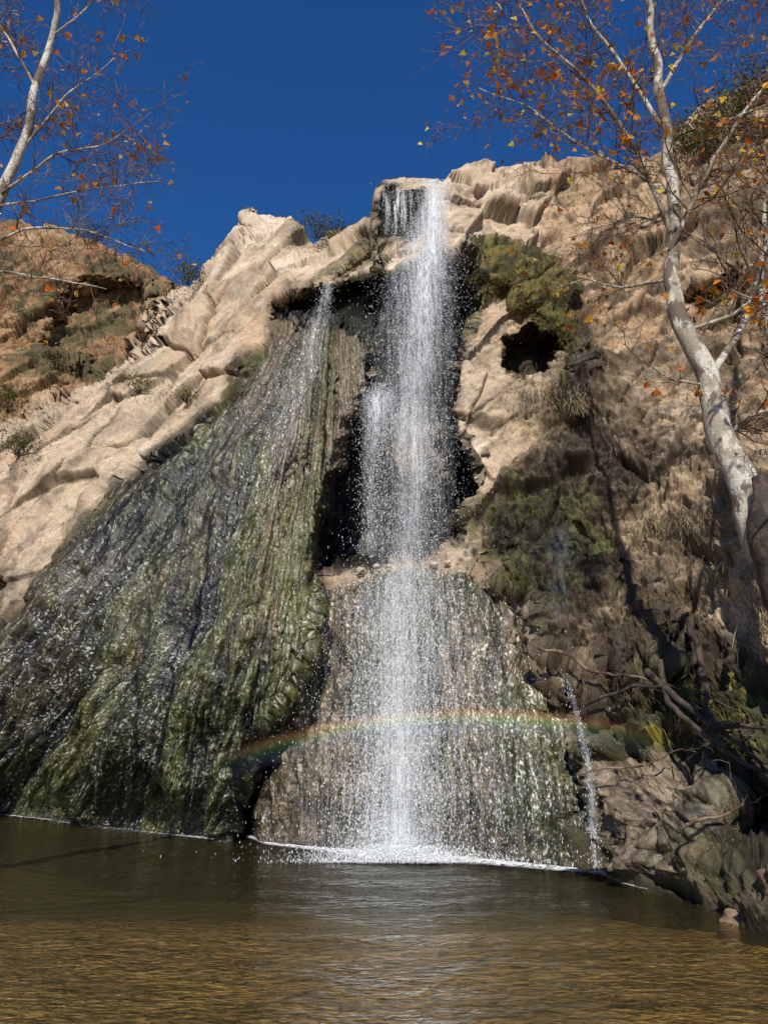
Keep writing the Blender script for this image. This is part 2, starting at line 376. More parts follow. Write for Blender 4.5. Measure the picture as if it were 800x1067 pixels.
pu, pv = proj(pos[..., 0], pos[..., 1], pos[..., 2])
BS = 5; ib = np.clip(((pu+520)/BS).astype(int), 0, 399); jb = np.clip((pv/BS).astype(int), 0, 219)
G = np.full((400, 220), 99.); np.minimum.at(G, (ib.ravel(), jb.ravel()), pos[..., 1].ravel())
def sy(u, v):
    u = np.asarray(u, float); v = np.asarray(v, float)
    i = np.clip(((u+520)/BS).astype(int), 0, 399); j = np.clip((v/BS).astype(int), 0, 219)
    return G[i, j]
def rock_pt(u, v, off=0.): return Pv(u, v, float(sy(u, v))-off)

# ------------------------------------------------------------------ ground + pool bed
gx = np.concatenate([[-400, -150, -60, -35], np.linspace(-20, 20, 320), [35, 60, 150, 400]])
gy = np.concatenate([[-400, -150, -60, -25], np.linspace(-12, 26, 300), [40, 90, 200, 400]])
GX, GY = np.meshgrid(gx, gy)
gz = .35+.12*fbm(GX, GY, GX*0, .5, 4)
leftb = sst(-4.6, -7.5, GX+.25*(GY-6))
rightb = sst(3.0, 4.2, GX)
near = sst(2.6, .2, GY+.15*GX)
land = np.clip(leftb*sst(16, 13, GY)+rightb+near, 0, 1)
bed = -.05-.035*np.clip(GY-4.5, 0, 3.5)-.13*np.clip(GY-8.0, 0, 6)+.03*fbm(GX, GY, GX*0, .9, 4)
gz = gz*land+bed*(1-land)
far = sst(14, 60, np.abs(GX)); gz = gz+far*14
m = NT('ground_soil'); tc = m.n('TexCoord').outputs['Object']
a = m.noise(tc, 1.3, 3, .6); b = m.noise(tc, 7, 4, .7); vr = m.n('TexVoronoi', {'Vector': tc, 'Scale': 7.})
vr2 = m.n('TexVoronoi', {'Vector': tc, 'Scale': 16.})
c = m.mix(m.ramp(a, .35, .65), (.38, .25, .12, 1), (.60, .42, .23, 1)); c = m.mix(m.ramp(b, .48, .64), c, (.14, .10, .045, 1))
peb = m.mix(m.ramp(vr.outputs['Color'], .3, .7), (.20, .15, .09, 1), (.72, .60, .42, 1))
c = m.mix(m.ramp(vr.outputs['Distance'], .22, .34, .85, 0.), c, peb)
c = m.mix(m.ramp(vr2.outputs['Distance'], .15, .28, .6, 0.), c, (.62, .50, .33, 1))
gp = m.n('SeparateXYZ', {0: tc})
c = m.mix(m.ramp(gp.outputs[2], -.62, -.13, 1., 0.), c, (.060, .056, .018, 1))
bp = m.n('Bump', {'Strength': .7, 'Distance': .04, 'Height': b})
gm = m.surf(m.n('BsdfPrincipled', {'Base Color': c, 'Roughness': .9, 'Normal': bp.outputs[0]}).outputs[0])
r_, c_ = GX.shape; ii = np.arange(r_*c_).reshape(r_, c_)
mk('ground', np.stack([GX, GY, gz], -1).reshape(-1, 3), np.stack([ii[:-1, :-1], ii[:-1, 1:], ii[1:, 1:], ii[1:, :-1]], -1).reshape(-1, 4), gm, smooth=True)

wxs = np.linspace(-22, 9, 500); wys = np.linspace(-3, 22, 500); WX, WY = np.meshgrid(wxs, wys)
dimp = np.hypot(WX-.2, WY-11.9)
WZ = .012*np.sin(dimp*7+2*fbm(WX, WY, WX*0, .6, 3))*np.exp(-dimp*.25)+.012*fbm(WX*1., WY*1.6, WX*0, 1.1, 4)
m = NT('pool_water'); tc = m.n('TexCoord').outputs['Object']
mp = m.n('Mapping', {0: tc}); mp.inputs['Scale'].default_value = (1., 1.6, 1.)
a = m.noise(mp.outputs[0], 3.4, 2, .5, .8); b = m.noise(mp.outputs[0], 13, 2, .55, .4)
h = m.math('ADD', a, m.math('MULTIPLY', b, .45))
bp = m.n('Bump', {'Strength': .7, 'Distance': .07, 'Height': h})
fr = m.n('Fresnel', {'IOR': 1.33, 'Normal': bp.outputs[0]})
tr = m.n('BsdfTransparent', {'Color': (.93, .84, .58, 1)}); df = m.n('BsdfDiffuse', {'Color': (.11, .092, .035, 1)})
gl = m.n('BsdfGlossy', {'Color': (.9, .9, .86, 1), 'Roughness': .07, 'Normal': bp.outputs[0]})
mx = m.n('MixShader', {0: .20, 1: tr.outputs[0], 2: df.outputs[0]})
wm = m.surf(m.n('MixShader', {0: fr.outputs[0], 1: mx.outputs[0], 2: gl.outputs[0]}).outputs[0])
r_, c_ = WX.shape; ii = np.arange(r_*c_).reshape(r_, c_)
mk('pool_water', np.stack([WX, WY, WZ], -1).reshape(-1, 3), np.stack([ii[:-1, :-1], ii[:-1, 1:], ii[1:, 1:], ii[1:, :-1]], -1).reshape(-1, 4), wm, smooth=True)

# ------------------------------------------------------------------ falling water
def veil_mat(name, fx, fy, lo, hi, seed, base=0.):
    m = NT(name); fa = m.n('Attribute', attribute_name='flow'); sp = m.n('SeparateXYZ', {0: fa.outputs['Vector']})
    v1 = m.n('CombineXYZ', {0: m.math('MULTIPLY', sp.outputs[0], fx), 1: m.math('MULTIPLY', sp.outputs[1], fy), 2: seed}).outputs[0]
    v2 = m.n('CombineXYZ', {0: m.math('MULTIPLY', sp.outputs[0], fx*4.), 1: m.math('MULTIPLY', sp.outputs[1], fy*10.), 2: seed+4.}).outputs[0]
    s1 = m.noise(v1, 1., 2, .68); s2 = m.noise(v2, 1., 1, .6)
    al = m.math('MULTIPLY', m.ramp(s1, lo, hi, base, 1.), m.ramp(s2, .38, .62, .4, 1.))
    al = m.math('MULTIPLY', al, sp.outputs[2], clamp=True)
    d = m.n('BsdfDiffuse', {'Color': (.93, .95, .97, 1)}); t = m.n('BsdfTranslucent', {'Color': (.85, .88, .9, 1)})
    mm = m.n('MixShader', {0: .25, 1: d.outputs[0], 2: t.outputs[0]}); tr = m.n('BsdfTransparent')
    return m.surf(m.n('MixShader', {0: al, 1: tr.outputs[0], 2: mm.outputs[0]}).outputs[0])
wf = empty('waterfall')
def veil(name, path, dens, mat, margin=.15, nj=24):
    path = np.array(path, float); vs = np.arange(path[0, 0], path[-1, 0]+1, 4.)
    uc = np.interp(vs, path[:, 0], path[:, 1]); hw = np.interp(vs, path[:, 0], path[:, 2]); yy = np.interp(vs, path[:, 0], path[:, 3]); de = np.interp(vs, path[:, 0], path[:, 4])
    j = np.linspace(-1, 1, nj)
    UU = uc[:, None]+hw[:, None]*j[None]; VV = np.repeat(vs[:, None], nj, 1)
    base = np.minimum(yy[:, None]+0*UU, sy(UU, VV)-margin)
    k = np.ones(7)/7.
    for _ in range(2):
        base = np.apply_along_axis(lambda r: np.convolve(np.pad(r, 3, 'edge'), k, 'valid'), 0, base)
        base = np.apply_along_axis(lambda r: np.convolve(np.pad(r, 3, 'edge'), k, 'valid'), 1, base)
    base = base-.12*(1-j[None]**2)
    x, y, z = P(UU, VV, base)
    d = (1-np.abs(j[None])**1.2)*de[:, None]*dens
    d = d*sst(0, 6, np.arange(len(vs)))[:, None]
    ii = np.arange(x.size).reshape(x.shape)
    q = np.stack([ii[:-1, :-1], ii[:-1, 1:], ii[1:, 1:], ii[1:, :-1]], -1).reshape(-1, 4)
    mk(name, np.stack([x, y, z], -1).reshape(-1, 3), q, mat, wf, True, uvs=np.stack([x, z, d], -1).reshape(-1, 3))
vA = veil_mat('water_veil_fine', 15., .8, .34, .66, 1., .15); vB = veil_mat('water_veil_broad', 7., .4, .30, .62, 5., .25)
MAIN = [(187, 452, 14, 16.9, 1.4), (210, 453, 15, 16.6, 1.4), (240, 447, 24, 16.2, 1.2), (290, 440, 38, 15.6, .85), (350, 434, 44, 15.0, .55), (425, 428, 46, 14.4, .42),
        (445, 430, 46, 14.2, .6), (500, 432, 44, 13.9, .38), (590, 425, 46, 13.3, .32), (610, 420, 52, 13, .38), (700, 416, 50, 12.4, .45), (800, 414, 48, 12, .65), (892, 414, 56, 11.6, 1.15)]
veil('main_fall', MAIN, .8, vA)
CORE = [(v, u+(6 if 230 < v < 400 else 0), w*.45, y-.15, d) for v, u, w, y, d in MAIN]
veil('fall_core', CORE, .9, vB)
WIDE = [(596, 425, 75, 13, .4), (650, 430, 100, 12.7, .45), (700, 434, 115, 12.4, .45), (800, 434, 145, 12, .42), (898, 434, 170, 11.6, .5)]
veil('apron_film', WIDE, .72, veil_mat('water_film', 18., .9, .44, .70, 9., .05), margin=.06, nj=60)
veil('lip_strands', [(188, 416, 25, 17.0, 1.2), (215, 415, 24, 16.8, .8), (245, 412, 16, 16.6, .3)], 1., veil_mat('water_strands', 9., .5, .46, .60, 12.), margin=.08)
veil('side_fall', [(286, 346, 5, 16, .8), (310, 340, 7, 15.6, .8), (330, 333, 12, 15.3, .5), (400, 312, 22, 14.6, .3), (480, 288, 26, 14, .12)], .55, vA, margin=.08)
veil('dome_splash', [(398, 397, 12, 14.6, .6), (410, 396, 20, 14.3, 1.4), (440, 392, 16, 14.2, .8), (500, 386, 10, 14, .5), (580, 384, 10, 13.6, .2)], .75, vB, margin=.1)
veil('seep', [(700, 588, 4, 11.6, .3), (760, 605, 5, 11.2, .7), (800, 613, 6, 10.9, .6), (905, 621, 6, 10.2, .6)], .7, vB, margin=.06)
veil('seep_upper', [(535, 580, 10, 12.8, .3), (570, 582, 16, 12.6, .5), (650, 583, 12, 12.2, .3)], .4, vA, margin=.06)

def droplets(name, pts, sz, stretch, mat, parent):
    n = len(pts)
    o = np.array([[1, -.6, 0], [-1, -.6, 0], [0, 1, 0], [0, 0, 1], [0, 0, -1]], float)
    f = np.array([[0, 2, 3], [2, 1, 3], [1, 0, 3], [2, 0, 4], [1, 2, 4], [0, 1, 4]])
    sc = np.stack([sz, sz, sz*stretch], -1)
    v = pts[:, None]+o[None]*sc[:, None]
    mk(name, v.reshape(-1, 3), (f[None]+5*np.arange(n)[:, None, None]).reshape(-1, 3), mat, parent)
m = NT('water_droplet'); dm = m.surf(m.n('BsdfDiffuse', {'Color': (.90, .92, .94, 1)}).outputs[0])
def spray(path, n, spread=1., ymin=.05, ymax=.5):
    path = np.array(path, float)
    vs = np.linspace(path[0, 0], path[-1, 0], 400); w = np.interp(vs, path[:, 0], path[:, 4]); w /= w.sum()
    v = R.choice(vs, n, p=w)+R.rand(n)*2
    u = np.interp(v, path[:, 0], path[:, 1])+np.interp(v, path[:, 0], path[:, 2])*R.randn(n)*.5*spread
    y = np.minimum(np.interp(v, path[:, 0], path[:, 3]), sy(u, v))-ymin-R.rand(n)**2*ymax
    return np.stack(P(u, v, y), -1)
pts = np.concatenate([spray(MAIN, 44000), spray(MAIN, 14000, 1.6), spray(WIDE, 10000, 1., ymin=.03, ymax=.25),
                      spray([(290, 343, 6, 16, 1.), (330, 334, 14, 15.3, .8), (420, 305, 24, 14.5, .5), (560, 262, 34, 13.6, .2)], 2000, ymin=.03, ymax=.15),
                      spray([(398, 397, 14, 14.6, 1.), (420, 394, 20, 14.3, 1.), (580, 386, 14, 13.8, .2)], 4000),
                      spray([(700, 588, 5, 11.6, .6), (800, 613, 7, 10.9, .9), (905, 621, 7, 10.2, .9)], 500, ymin=.03, ymax=.1),
                      spray([(189, 416, 20, 17., 1.), (250, 412, 16, 16.6, .5)], 1200, ymin=.03, ymax=.2),
                      spray([(880, 414, 50, 11.6, .2), (898, 414, 100, 11.3, 1.)], 8000, 1.1)])
droplets('droplets', pts, .0018+.0034*R.rand(len(pts))**4, 3+4*R.rand(len(pts)), dm, wf)

fu = np.linspace(-20, 690, 300)
wl = pos[:, :, 1]; zz = pos[:, :, 2]
first = np.argmax(zz > .02, axis=0); wly = wl[first, np.arange(nc)]; wlx = pos[first, np.arange(nc), 0]
fy = np.interp(fu, us, wly); fxx = np.interp(fu, us, wlx)
k = np.ones(15)/15; fy = np.convolve(np.pad(fy, 7, 'edge'), k, 'valid'); fxx = np.convolve(np.pad(fxx, 7, 'edge'), k, 'valid')
wd = .10+.75*np.exp(-((fu-414)/85.)**2)+.30*np.exp(-((fu-560)/90.)**2)+.15*np.exp(-((fu-260)/60.)**2)
de = .3+1.8*np.exp(-((fu-414)/90.)**2)+1.2*np.exp(-((fu-560)/100.)**2)+.8*np.exp(-((fu-250)/70.)**2)+.9*np.exp(-((fu-0)/50.)**2)
J = np.linspace(-.35, 1, 14)
fx2 = fxx[None]+0*J[:, None]-.3*wd[None]*J[:, None]; fy2 = fy[None]-wd[None]*J[:, None]; fd = de[None]*(1-sst(.3, 1, J))[:, None]
ii = np.arange(fx2.size).reshape(fx2.shape)
m = NT('foam'); fa = m.n('Attribute', attribute_name='flow'); sp = m.n('SeparateXYZ', {0: fa.outputs['Vector']}); tc = m.n('TexCoord').outputs['Object']
al = m.math('MULTIPLY', m.ramp(m.noise(tc, 16, 4, .7), .38, .6), sp.outputs[2], clamp=True)
fm = m.surf(m.n('MixShader', {0: al, 1: m.n('BsdfTransparent').outputs[0], 2: m.n('BsdfDiffuse', {'Color': (.9, .91, .92, 1)}).outputs[0]}).outputs[0])
mk('foam', np.stack([fx2, fy2, fx2*0+.045], -1).reshape(-1, 3), np.stack([ii[:-1, :-1], ii[:-1, 1:], ii[1:, 1:], ii[1:, :-1]], -1).reshape(-1, 4), fm, wf, True, uvs=np.stack([fx2, fy2, fd], -1).reshape(-1, 3))

# ------------------------------------------------------------------ rainbow in the spray
el = radians(40); az = radians(6)
A = np.array([math.sin(az)*math.cos(el), math.cos(az)*math.cos(el), -math.sin(el)])
E = np.cross(A, [0, 0, 1]); E /= np.linalg.norm(E); Nn = np.cross(E, A)
ph = np.linspace(radians(-31), radians(21), 130); al_ = np.radians(np.linspace(40.2, 42.3, 20))
vv = []; at_ = []
for i, p_ in enumerate(ph):
    q_ = i/129.
    fade = sst(0, .45, q_)*sst(1, .68, q_)
    for j, a_ in enumerate(al_):
        d = A*math.cos(a_)+math.sin(a_)*(math.cos(p_)*Nn+math.sin(p_)*E)
        yy = 10.9-.3*abs(q_-.5)-2.2*max(0, q_-.6)
        vv.append(np.array([0, 0, EYE])+d*(yy/d[1])); at_.append((j/19., q_, fade))
ii = np.arange(130*20).reshape(130, 20)
m = NT('rainbow_light'); fa = m.n('Attribute', attribute_name='flow'); sp = m.n('SeparateXYZ', {0: fa.outputs['Vector']})
cr = m.n('ValToRGB', {0: sp.outputs[0]}); e = cr.color_ramp.elements
e[0].position = 0; e[0].color = (0, 0, 0, 1); e[1].position = 1; e[1].color = (0, 0, 0, 1)
for p_, c in ((.20, (.05, .05, .07)), (.38, (.04, .07, .09)), (.54, (.06, .12, .06)), (.67, (.17, .17, .06)), (.79, (.22, .13, .05)), (.89, (.12, .04, .02))):
    q = e.new(p_); q.color = c+(1,)
nz = m.ramp(m.noise(m.n('TexCoord').outputs['Object'], 5, 2, .6), .3, .7, .6, 1.)
em = m.n('Emission', {'Color': cr.outputs[0], 'Strength': m.math('MULTIPLY', m.math('MULTIPLY', sp.outputs[2], nz), 1.0)})
rm = m.surf(m.n('AddShader', {0: em.outputs[0], 1: m.n('BsdfTransparent').outputs[0]}).outputs[0])
mk('rainbow', vv, np.stack([ii[:-1, :-1], ii[:-1, 1:], ii[1:, 1:], ii[1:, :-1]], -1).reshape(-1, 4), rm, smooth=True, uvs=at_)

# ------------------------------------------------------------------ trees
class Tubes:
    def __init__(s): s.v = []; s.f = []; s.n = 0
    def add(s, pts, rad, k=6):
        pts = np.asarray(pts, float); n = len(pts)
        T = np.gradient(pts, axis=0); T /= np.linalg.norm(T, axis=1, keepdims=True)+1e-9
        ref = np.array([0.3, .2, 1.]) if abs(T[0, 2]) < .9 else np.array([1., .2, 0])
        B1 = np.cross(T, ref); B1 /= np.linalg.norm(B1, axis=1, keepdims=True)+1e-9; B2 = np.cross(T, B1)
        a = np.linspace(0, 2*np.pi, k, endpoint=False)
        ring = pts[:, None]+np.asarray(rad)[:, None, None]*(np.cos(a)[None, :, None]*B1[:, None]+np.sin(a)[None, :, None]*B2[:, None])
        s.v.append(ring.reshape(-1, 3)); i = np.arange(n*k).reshape(n, k)+s.n
        j = np.roll(i, -1, 1)
        s.f.append(np.stack([i[:-1], j[:-1], j[1:], i[1:]], -1).reshape(-1, 4)); s.n += n*k
    def build(s, name, mat, parent):
        return mk(name, np.concatenate(s.v), np.concatenate(s.f), mat, parent, True)
def smoothline(pts, rad, n=40, wob=.02):
    pts = np.array(pts, float); d = np.r_[0, np.cumsum(np.linalg.norm(np.diff(pts, axis=0), axis=1))]
    t = np.linspace(0, d[-1], n); o = np.stack([np.interp(t, d, pts[:, i]) for i in range(3)], -1)
    k = np.ones(5)/5
    q = o.copy()
    for i in range(3): q[:, i] = np.convolve(np.pad(o[:, i], 2, 'edge'), k, 'valid')
    q[0] = o[0]; q[-1] = o[-1]
    q += wob*np.stack([fbm(t, t*0+i*9, t*0+pts[0, 0], 1.6, 3) for i in range(3)], -1)
    return q, np.interp(t, d, rad)
def rnd_perp(T):
    r = R.randn(3); r -= r.dot(T)*T; return r/np.linalg.norm(r)
def grow(tb, p0, d0, length, r0, level, tips, up=.15):
    n = 7 if level > 0 else 4
    p = p0.copy(); d = d0/np.linalg.norm(d0); pts = [p.copy()]
    for i in range(n):
        d = d+R.randn(3)*.22+np.array([0, 0, up*.25]); d /= np.linalg.norm(d); p = p+d*length/n; pts.append(p.copy())
    rad = np.linspace(r0, r0*.4, n+1)
    tb.add(pts, rad, 5 if r0 > .012 else 3)
    if level > 0:
        m_ = int(2+length*4.2)
        for i in range(m_):
            t = R.uniform(.15, 1.); k = min(int(t*n), n-1); q = pts[k]+(pts[k+1]-pts[k])*(t*n-k)
            T = pts[k+1]-pts[k]; T /= np.linalg.norm(T)
            a = R.uniform(.5, 1.0); grow(tb, q, T*math.cos(a)+rnd_perp(T)*math.sin(a), length*R.uniform(.35, .6), max(r0*.5, .0036), level-1, tips, up)
    tips.append((pts[-1], d)); tips.append((pts[n//2], d))
def limb(tb, pts, rad, tips, nsub=10, sl=1.0, lvl=2, n=40, wob=.03, k=8, start=.15, up=.15, tw=None):
    q, r = smoothline(pts, rad, n, wob); tb.add(q, r, k)
    for i in range(nsub):
        t = R.uniform(start, .98); j = int(t*(n-1)); T = q[min(j+1, n-1)]-q[j-1]; T /= np.linalg.norm(T)
        a = R.uniform(.6, 1.15); grow(tw or tb, q[j], T*math.cos(a)+rnd_perp(T)*math.sin(a), sl*R.uniform(.5, 1.2), max(min(r[j]*.42, .018), .0048), lvl, tips, up)
    return q, r
LEAF = np.array([[0, 0], [.35, .05], [.5, .35], [.22, .42], [.25, .7], [0, 1.], [-.25, .7], [-.22, .42], [-.5, .35], [-.35, .05]])
def leaves(name, pts, size, palette, mat, parent, droop=.5, sizes=None):
    vs = []; fs = []; cs = []
    for i, p in enumerate(pts):
        s_ = (size if sizes is None else sizes[i])*R.uniform(.6, 1.3); d = R.randn(3); d[2] = d[2]*.5-droop; d /= np.linalg.norm(d); b = rnd_perp(d); nn = np.cross(d, b)
        c = palette[R.randint(len(palette))]; c = np.clip(np.array(c)*R.uniform(.7, 1.25), 0, 1)
        for x, y in LEAF: vs.append(p+(b*x+d*y+nn*(.35*abs(x)-.15*y*y))*s_); cs.append((*c, 1))
        fs.append(tuple(range(i*10, i*10+10)))
    return mk(name, vs, fs, mat, parent, cols=cs)
m = NT('autumn_leaf'); a = m.n('Attribute', attribute_name='Col'); d = m.n('BsdfDiffuse', {'Color': a.outputs['Color']}); t = m.n('BsdfTranslucent', {'Color': a.outputs['Color']})
leafm = m.surf(m.n('MixShader', {0: .35, 1: d.outputs[0], 2: t.outputs[0]}).outputs[0])
def bark(name, c1, c2, c3, sc=7.):
    m = NT(name); tc = m.n('TexCoord').outputs['Object']; mp = m.n('Mapping', {0: tc}); mp.inputs['Scale'].default_value = (1, 1, .55)
    a = m.noise(mp.outputs[0], sc, 4, .6, .6); b = m.noise(tc, 40, 3, .6); g = m.noise(mp.outputs[0], sc*.6, 4, .65)
    c = m.mix(m.ramp(a, .42, .54), c1, c2); c = m.mix(m.ramp(g, .50, .58), c, c3); c = m.mix(m.ramp(b, .5, .8, 0, .6), c, c3)
    bp = m.n('Bump', {'Strength': .6, 'Distance': .02, 'Height': m.math('ADD', a, b)})
    return m.surf(m.n('BsdfPrincipled', {'Base Color': c, 'Roughness': .85, 'Normal': bp.outputs[0]}).outputs[0])
white_bark = bark('sycamore_bark', (.55, .51, .43, 1), (.30, .26, .20, 1), (.12, .09, .065, 1))
dark_bark = bark('dark_bark', (.09, .06, .04, 1), (.05, .035, .025, 1), (.025, .02, .015, 1), 12.)
m = NT('twig_bark'); tc = m.n('TexCoord').outputs['Object']
twig_bark = m.surf(m.n('BsdfDiffuse', {'Color': m.mix(m.ramp(m.noise(tc, 9, 2), .4, .6), (.08, .05, .035, 1), (.22, .165, .12, 1))}).outputs[0])
AUT = [(.62, .20, .02), (.52, .13, .02), (.70, .36, .04), (.42, .20, .05), (.32, .11, .03), (.65, .48, .06), (.60, .26, .03)]

rt = empty('sycamore_tree'); tb = Tubes(); tw = Tubes(); tips = []
trunk = [(4.75, 7.0, -.2), (4.45, 7.1, 1.2), Pv(832, 640, 7.2), Pv(800, 575, 7.3), Pv(772, 512, 7.4), Pv(748, 455, 7.5), Pv(740, 395, 7.6), Pv(708, 340, 7.7), Pv(700, 290, 7.8), Pv(704, 240, 7.8), Pv(692, 170, 7.8), Pv(690, 100, 7.8), Pv(680, 40, 7.8), Pv(668, -40, 7.9), Pv(650, -140, 8.1)]
trad = np.array([.27, .23, .19, .17, .155, .14, .12, .10, .085, .073, .066, .058, .048, .04, .03])
q, r_ = smoothline(trunk, trad, 110, .07); r_ = r_*(1+.10*fbm(np.arange(110)/7., np.arange(110)*0., np.arange(110)*0., 1, 3)); tb.add(q, r_, 14)
L2 = [([Pv(700, 240, 7.8), Pv(665, 160, 7.5), Pv(620, 95, 7.2), Pv(560, 40, 6.9), Pv(520, -30, 6.8)], [.034, .028, .021, .015, .008], 30, 1.2),
      ([Pv(696, 200, 7.8), Pv(655, 175, 7.9), Pv(600, 150, 8.), Pv(545, 110, 8.2), Pv(495, 90, 8.3)], [.026, .021, .015, .010, .006], 30, 1.0),
      ([Pv(690, 130, 7.8), Pv(650, 70, 7.9), Pv(610, 20, 8.), Pv(590, -50, 8.1)], [.030, .023, .016, .010], 26, 1.2),
      ([Pv(700, 260, 7.8), Pv(740, 170, 7.4), Pv(780, 110, 7.), Pv(840, 50, 6.8)], [.034, .027, .019, .010], 26, 1.1),
      ([Pv(686, 100, 7.8), Pv(720, 40, 7.8), Pv(770, -20, 7.9), Pv(800, -90, 8)], [.028, .022, .016, .008], 22, 1.1),
      ([Pv(712, 345, 7.7), Pv(760, 330, 7.6), Pv(800, 300, 7.5), Pv(860, 290, 7.4)], [.024, .02, .016, .012], 24, .9),
      ([Pv(738, 395, 7.6), Pv(775, 340, 7.9), Pv(800, 240, 8.2), Pv(815, 120, 8.4), Pv(830, 0, 8.5)], [.045, .038, .03, .02, .010], 28, 1.2),
      ([Pv(699, 290, 7.8), Pv(650, 300, 8.), Pv(610, 290, 8.2), Pv(580, 300, 8.3)], [.018, .014, .010, .005], 16, .7),
      ([Pv(704, 230, 7.8), Pv(660, 225, 8.), Pv(610, 240, 8.2)], [.018, .012, .005], 16, .9),
      ([Pv(740, 400, 7.6), Pv(700, 395, 7.2), Pv(660, 370, 7.0), Pv(640, 350, 6.9)], [.014, .010, .007, .004], 9, .5),
      ([Pv(752, 455, 7.5), Pv(790, 430, 7.2), Pv(840, 420, 7.)], [.03, .024, .016], 16, .8),
      ([Pv(860, 60, 5.4), Pv(800, 110, 5.2), Pv(745, 130, 5.1)], [.014, .010, .004], 9, .5),
      ([Pv(860, 300, 5.2), Pv(800, 315, 5.1), Pv(760, 300, 5.)], [.012, .009, .004], 7, .4)]
for pts_, ra, ns, sl in L2: limb(tb, pts_, ra, tips, ns, sl, 2, tw=tw)
# companion stem added just outside the right edge to shadow the right cliff
q2 = [(5.1, 7.0, -.2), (4.75, 7.3, 2.0), Pv(842, 500, 7.6), Pv(836, 380, 7.8), Pv(822, 250, 8.0), Pv(818, 150, 8.2), Pv(835, 40, 8.4), Pv(850, -80, 8.6)]
limb(tb, q2, [.24, .20, .17, .15, .13, .11, .08, .04], tips, 22, 1.1, 2, n=80, wob=.08, k=12, start=.45, tw=tw)
limb(tb, [Pv(840, 420, 7.7), Pv(805, 360, 8.0), Pv(792, 290, 8.3), Pv(800, 200, 8.6)], [.07, .055, .04, .02], tips, 12, .8, 2, tw=tw)
tb.build('trunk_and_branches', white_bark, rt); tw.build('twigs', twig_bark, rt)
lp = []; ls_ = []
for p, d in tips:
    u, v = proj(*p)
    pr = .17 if (440 < u < 660 and v < 190) else .08
    if p[1] < 5.7: pr = .13
    if R.rand() < pr: lp.append(p+R.randn(3)*.03); ls_.append(.075 if p[1] > 5.7 else .09)
leaves('leaves', lp, .075, AUT, leafm, rt, sizes=ls_)
tb = Tubes(); q, r_ = smoothline([(4.9, 6.4, -.2), Pv(880, 760, 6.8), Pv(836, 660, 7.0), Pv(812, 600, 7.0), Pv(800, 550, 7.0), Pv(786, 502, 7.05)], [.26, .23, .20, .18, .15, .07], 40, .08); tb.add(q, r_, 9); tb.build('dead_stub', dark_bark, rt)

lt = empty('sycamore_tree'); tb = Tubes(); tw = Tubes(); tips = []
trunk = [(-6.2, 6.6, -.2), (-5.6, 6.8, 3.0), Pv(-60, 330, 7), Pv(-2, 212, 7), Pv(20, 165, 7), Pv(36, 100, 7), Pv(54, 40, 7.1), Pv(66, -40, 7.2), Pv(90, -150, 7.5)]
q, r_ = smoothline(trunk, [.20, .16, .10, .062, .052, .043, .036, .03, .016], 80, .07); tb.add(q, r_, 10)
L3 = [([Pv(-30, 262, 7), Pv(30, 238, 6.8), Pv(90, 238, 6.6), Pv(150, 262, 6.5)], [.020, .014, .009, .004], 24, .7),
      ([Pv(0, 205, 7), Pv(60, 160, 6.8), Pv(110, 150, 6.7), Pv(150, 125, 6.6)], [.018, .013, .008, .003], 21, .7),
      ([Pv(20, 160, 7), Pv(70, 100, 6.9), Pv(120, 60, 6.9)], [.016, .011, .004], 19, .7),
      ([Pv(40, 95, 7), Pv(10, 40, 6.8), Pv(-30, -20, 6.7)], [.018, .014, .008], 18, .8),
      ([Pv(52, 40, 7.1), Pv(90, 10, 7.), Pv(130, -30, 7.)], [.014, .010, .004], 14, .6),
      ([Pv(-50, 310, 7), Pv(0, 282, 6.4), Pv(60, 290, 6.1), Pv(110, 300, 6.)], [.015, .011, .007, .003], 16, .6),
      ([Pv(-60, 280, 7.2), Pv(-20, 130, 7.6), Pv(-5, 0, 8)], [.035, .028, .014], 26, .9),
      ([Pv(0, 215, 7), Pv(40, 210, 6.8), Pv(100, 195, 6.7), Pv(165, 190, 6.6)], [.014, .010, .007, .003], 18, .6)]
for pts_, ra, ns, sl in L3: limb(tb, pts_, ra, tips, ns, sl, 2, tw=tw)
tb.build('trunk_and_branches', white_bark, lt); tw.build('twigs', twig_bark, lt)
lp = [p+R.randn(3)*.03 for p, d in tips if R.rand() < .055]
leaves('leaves', lp, .068, AUT, leafm, lt)

# ------------------------------------------------------------------ shrubs and grass
GRN = [(.06, .08, .02), (.09, .11, .03), (.12, .12, .04), (.05, .06, .02), (.16, .13, .05)]
m = NT('shrub_leaf'); a = m.n('Attribute', attribute_name='Col')
shrubm = m.surf(m.n('BsdfDiffuse', {'Color': a.outputs['Color']}).outputs[0])
def shrub(u, v, rad, n, y=None, pal=GRN, flat=.7, ls=.05):
    e = empty('shrub'); c = Pv(u, v, y) if y else rock_pt(u, v, 0)
    tb = Tubes(); pts = []
    for i in range(14):
        d = R.randn(3); d[2] = abs(d[2])+.2; d /= np.linalg.norm(d); L_ = rad*R.uniform(.6, 1.1); end = c+d*L_*np.array([1, 1, flat])
        tb.add([c-np.array([0, 0, .15]), c+(end-c)*.5+R.randn(3)*.05, end], [.014, .009, .004], 4)
        k = n//14
        pts += list(end+(R.randn(k, 3)*rad*.26*np.array([1, 1, flat]))-(end-c)*R.rand(k, 1)*.5)
    tb.build('stems', dark_bark, e); leaves('foliage', pts, ls, pal, shrubm, e, droop=-.2)
shrub(196, 292, .8, 800, 21.0); shrub(330, 244, .8, 700, 20.0, flat=.6); shrub(352, 243, .5, 300, 20.0)
shrub(8, 425, 1.1, 1500, None); shrub(-60, 400, 1.4, 1200, None)
SG = [(.2, .18, .08), (.12, .12, .05)]
